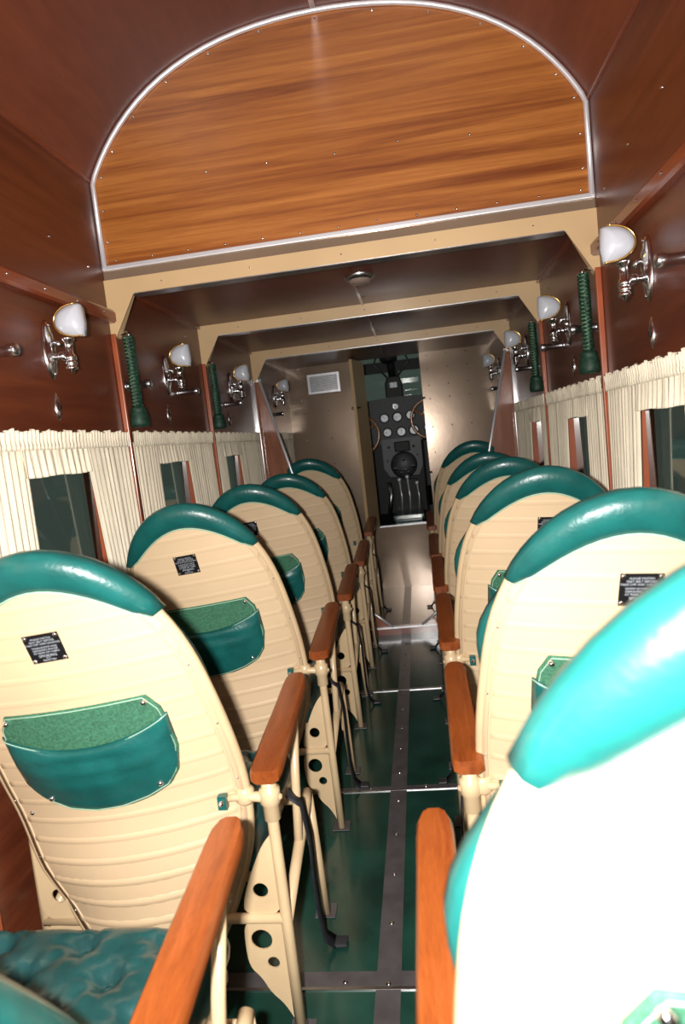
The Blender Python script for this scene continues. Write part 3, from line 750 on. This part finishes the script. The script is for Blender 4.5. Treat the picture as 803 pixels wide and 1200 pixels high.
cn = ['level with the nearest seat, aft of all others', 'over the large window beside the second row seat', 'between the first and second roof frames', 'between the second and third roof frames', 'beyond the wooden partition beside the bulkhead']
for side in (-1, 1):
    for k, (a, c, d, e) in enumerate(sets):
        curtain(side, a, c, d, e, 'cream gathered curtain on the %s wall %s' % ('left' if side < 0 else 'right', cn[k]), 10 * k + side)

# ------------------------------------------------------------------ wall lamps
def make_lamp(s):
    """origin on the wall, inward is +s x"""
    root = empty('wall_lamp')
    def part(mb, name, mat, par=None, **k): return mb.build(name, mat, par or root, **k)
    # oval back plate
    b = MB(); rings = []
    for r, d in ((1, 0), (1, .003), (.86, .008), (.6, .009), (.5, .013), (.02, .015)):
        rings.append([(s * d, .027 * r * math.cos(2 * PI * k / 28), -.012 + .068 * r * math.sin(2 * PI * k / 28) * (1 + .0 * r)) for k in range(28)])
    b.loft(rings, True, True); part(b, 'back_plate', M['chrome'])
    for z in (-.068, .044): 
        b = MB(); b.lathe([(0, .006), (.004, .004), (.005, 0)], (s * .006, 0, z), (s, 0, 0), 8); part(b, 'bolt', M['chrome'])
    b = MB(); b.tube([(s * .008, 0, -.030), (s * .030, 0, -.030)], .0075, 10); b.ball((s * .032, 0, -.030), .012, 8)
    b.tube([(s * .010, 0, .005), (s * .020, 0, .004), (s * .030, 0, -.006)], .005, 8); part(b, 'arm', M['chrome'])
    cx = s * .050
    b = MB(); b.lathe([(.0, -.068), (.004, -.066), (.007, -.060), (.013, -.058), (.013, -.052), (.009, -.050), (.013, -.047), (.013, -.041), (.009, -.039), (.0135, -.036), (.0135, -.028), (.009, -.024), (.009, .004), (.014, .008), (.014, .012)], (cx, 0, -.004), n=16)
    b.tube([(s * .030, 0, -.030), (cx, 0, -.030)], .006, 8)
    part(b, 'stem', M['chrome'])
    # milky D-shaped shade: rounded towards the wall, straight towards the aisle
    D = []
    for k in range(21):
        a = PI / 2 + PI * k / 20
        D.append((.026 + .036 * math.cos(a) * 1.25, .010 + .037 + .037 * math.sin(a)))
    D += [(.030, .010), (.034, .0095), (.038, .040), (.036, .084 - .004), (.030, .084)]
    # D x range about -.019..+.038 ; mirror by s, centre over stem
    b = MB(); rings = []
    cxx = .012; czz = .047
    for r, d in ((.02, -.016), (.5, -.014), (.85, -.006), (1.0, .004), (1.0, .010), (.9, .026), (.65, .038), (.3, .045), (.02, .047)):
        rings.append([(cx + s * (cxx - .002 + (x - cxx) * r * 1.22), d, czz + (z - czz) * r) for x, z in D])
    b.loft(rings, True, True); sh = part(b, 'lamp_shade', M['milk'])
    b = MB(); b.tube([(cx + s * (cxx - .002 + (x - cxx) * 1.22), -.001, z) for x, z in D[:23]], .0022, 6); part(b, 'shade_rim', M['gold'], sh)
    return root
lampY = [1.765, 2.63, 3.58, 4.72]
lampL = make_lamp(1); lampR = make_lamp(-1)
names4 = ['nearest, aft of the first roof frame', 'second from the rear, beside the green tassel', 'third, between second and third roof frames', 'last, beyond the wooden partition']
for side, proto, xi in ((0, lampL, XL), (1, lampR, XR)):
    for k in range(4):
        o = proto if k == 0 else copy_tree(proto)
        o.location = (xi, lampY[k], (1.612, 1.618, 1.634, 1.65)[k]); o.scale = (1.2, 1.2, 1.2)
        tag(o, 'chrome lamp with milky shade, %s wall, %s' % (('left', 'right')[side], names4[k]), 'wall lamp', '%s wall lamps' % ('left', 'right')[side])

# coat pegs and oval plates
def make_peg(s):
    b = MB(); b.lathe([(.018, 0), (.018, .003), (.0125, .005), (.0115, .010), (.0115, .066), (.0145, .069), (.0145, .085), (.0125, .088), (.0, .089)], (0, 0, 0), (s, 0, 0), 16)
    return b.build('coat_peg', M['alu'])
def make_plate(s):
    b = MB(); rings = []
    for r, d in ((1, 0), (1, .002), (.7, .006), (.3, .008), (.02, .008)): rings.append([(s * d,   .014 * r * math.cos(2 * PI * k / 20), .040 * r * math.sin(2 * PI * k / 20)) for k in range(20)])
    b.loft(rings, True, True); o = b.build('oval_plate', M['chrome'])
    b = MB(); b.box(min(s * .004, s * .0095), max(s * .004, s * .0095), -.003, .003, -.008, .004); b.build('slot', M['black'], o); return o
pegs = [(1.47, 1.552, 'aft of the nearest wall lamp'), (2.245, 1.532, 'just beyond the first green tassel'), (2.75, 1.540, 'below the second wall lamp'), (3.45, 1.522, 'below the third wall lamp'), (4.55, 1.50, 'beyond the wooden partition')]
plates = [(1.765, 1.441, 'below the nearest wall lamp'), (2.60, 1.445, 'below the second wall lamp'), (3.48, 1.45, 'below the third wall lamp')]
for s, xi, nmn in ((1, XL, 'left'), (-1, XR, 'right')):
    p = make_peg(s)
    for k, (y, z, w) in enumerate(pegs):
        o = p if k == 0 else copy_tree(p)
        o.location = (xi, y, z); tag(o, 'short chrome peg sticking out of the %s wall, %s' % (nmn, w), 'peg', 'chrome pegs on the %s wall' % nmn)
    p = make_plate(s)
    for k, (y, z, w) in enumerate(plates):
        o = p if k == 0 else copy_tree(p)
        o.location = (xi, y, z); tag(o, 'small oval chrome plate on the %s wall %s' % (nmn, w), 'wall plate', 'oval chrome plates on the %s wall' % nmn)

# ------------------------------------------------------------------ braided tassel cords
def make_cord(s):
    root = empty('tassel_cord')
    b = MB(); b.lathe([(.012, 0), (.012, .004), (.005, .007)], (0, 0, 0), (s, 0, 0), 12)
    b.tube([(0, 0, 0), (s * .022, -.002, .002), (s * .036, -.004, .006), (s * .044, -.006, -.002), (s * .040, -.007, -.014)], .0042, 8); b.build('hook', M['chrome'], root)
    b = MB(); L = .235; b.mat = 0
    for q in range(4):
        pts = []
        for i in range(60):
            t = i / 59; a = 2 * PI * (t * 10 * (1 if q % 2 else -1)) + q * PI / 2
            pts.append((s * .040 + .0105 * math.cos(a), -.006 + .0105 * math.sin(a) * (1 + .2 * math.sin(a * 2)), -.012 - L * t))
        b.mat = 0; b.tube(pts, .0062, 7)
        b.mat = 1; b.tube([(p[0] * 1.0 + (p[0] - s * .040) * .42, -.006 + (p[1] + .006) * 1.45, p[2] + .002) for p in pts], .0013, 4)
    b.build('braided_cord', [M['rope'], M['ropelight']], root)
    b = MB(); b.lathe([(.010, .004), (.020, -.004), (.024, -.012), (.022, -.018), (.025, -.024), (.028, -.045), (.029, -.062), (.025, -.070), (.0, -.072)], (s * .040, -.006, -.012 - L), n=22); b.build('tassel', M['rope'], root)
    return root
for s, xi, nmn in ((1, XL, 'left'), (-1, XR, 'right')):
    p = make_cord(s)
    for k, (y, z, w) in enumerate(((B1 + .028, 1.703, 'under the first roof frame'), (B2 + .01, 1.705, 'under the second roof frame'))):
        o = p if k == 0 else copy_tree(p)
        o.location = (xi, y, z); o.scale = (1.12, 1.25, 1); tag(o, 'dark green braided cord with tassel hanging on the %s wall %s' % (nmn, w), 'tassel', 'green tassel cords')

# ------------------------------------------------------------------ dome light
b = MB(); b.lathe([(.058, .004), (.058, -.004), (.050, -.012), (.042, -.015)], (.012, 2.60, ZC), n=28)
dl = b.build('ceiling_light', M['alu'], origin=(.012, 2.60, ZC)); tag(dl, 'small round unlit dome light on the ceiling behind the first roof frame', 'ceiling light')
b = MB(); b.lathe([(.044, -.012), (.038, -.024), (.022, -.031), (0, -.033)], (0, 0, 0), n=28); b.build('lens', M['lens'], dl)

# ------------------------------------------------------------------ camera and light
cam = bpy.data.cameras.new('camera'); co = bpy.data.objects.new('camera', cam); COL.objects.link(co)
C0 = Vector((0.1706767, 0, 1.254)); FW = Vector((-0.1227495, 0.98703093, -0.10345295)); RT = Vector((0.98764509, 0.11125916, -0.11035656)); UP = Vector((0.09741525, 0.11572101, 0.98849326))
co.matrix_world = Matrix(((RT.x, UP.x, -FW.x, C0.x), (RT.y, UP.y, -FW.y, C0.y), (RT.z, UP.z, -FW.z, C0.z), (0, 0, 0, 1)))
cam.sensor_fit = 'HORIZONTAL'; cam.sensor_width = 15.8; cam.lens = 15.8 * 774 / 803; cam.clip_start = .02
cam.dof.use_dof = True; cam.dof.focus_distance = 2.2; cam.dof.aperture_fstop = 2.8
bpy.context.scene.camera = co
def area(name, loc, direction, sx, sy, watt, col, spread=PI):
    l = bpy.data.lights.new(name, 'AREA'); l.shape = 'RECTANGLE'; l.size = sx; l.size_y = sy; l.energy = watt; l.color = col; l.spread = spread
    o = bpy.data.objects.new(name, l); COL.objects.link(o); o.location = loc
    o.rotation_euler = Vector(direction).to_track_quat('-Z', 'Y').to_euler(); return o
area('camera_flash', C0 - RT * .092 + UP * .02, FW, .045, .03, 64, (1, .97, .93))
area('aft_fill_light', (0, Y0 + .05, 1.3), (0, 1, 0), 1.2, 1.5, 4, (1, .95, .9))  # soft fill added behind the camera to lift the far rows, no real doorway
w = bpy.data.worlds.new('hangar'); bpy.context.scene.world = w; w.use_nodes = True
w.node_tree.nodes['Background'].inputs[0].default_value = (.50, .62, .56, 1); w.node_tree.nodes['Background'].inputs[1].default_value = .30
sc_ = bpy.context.scene
sc_.view_settings.view_transform = 'Standard'; sc_.view_settings.look = 'None'; sc_.view_settings.gamma = 1; sc_.view_settings.exposure = 0
sc_.view_settings.use_curve_mapping = False
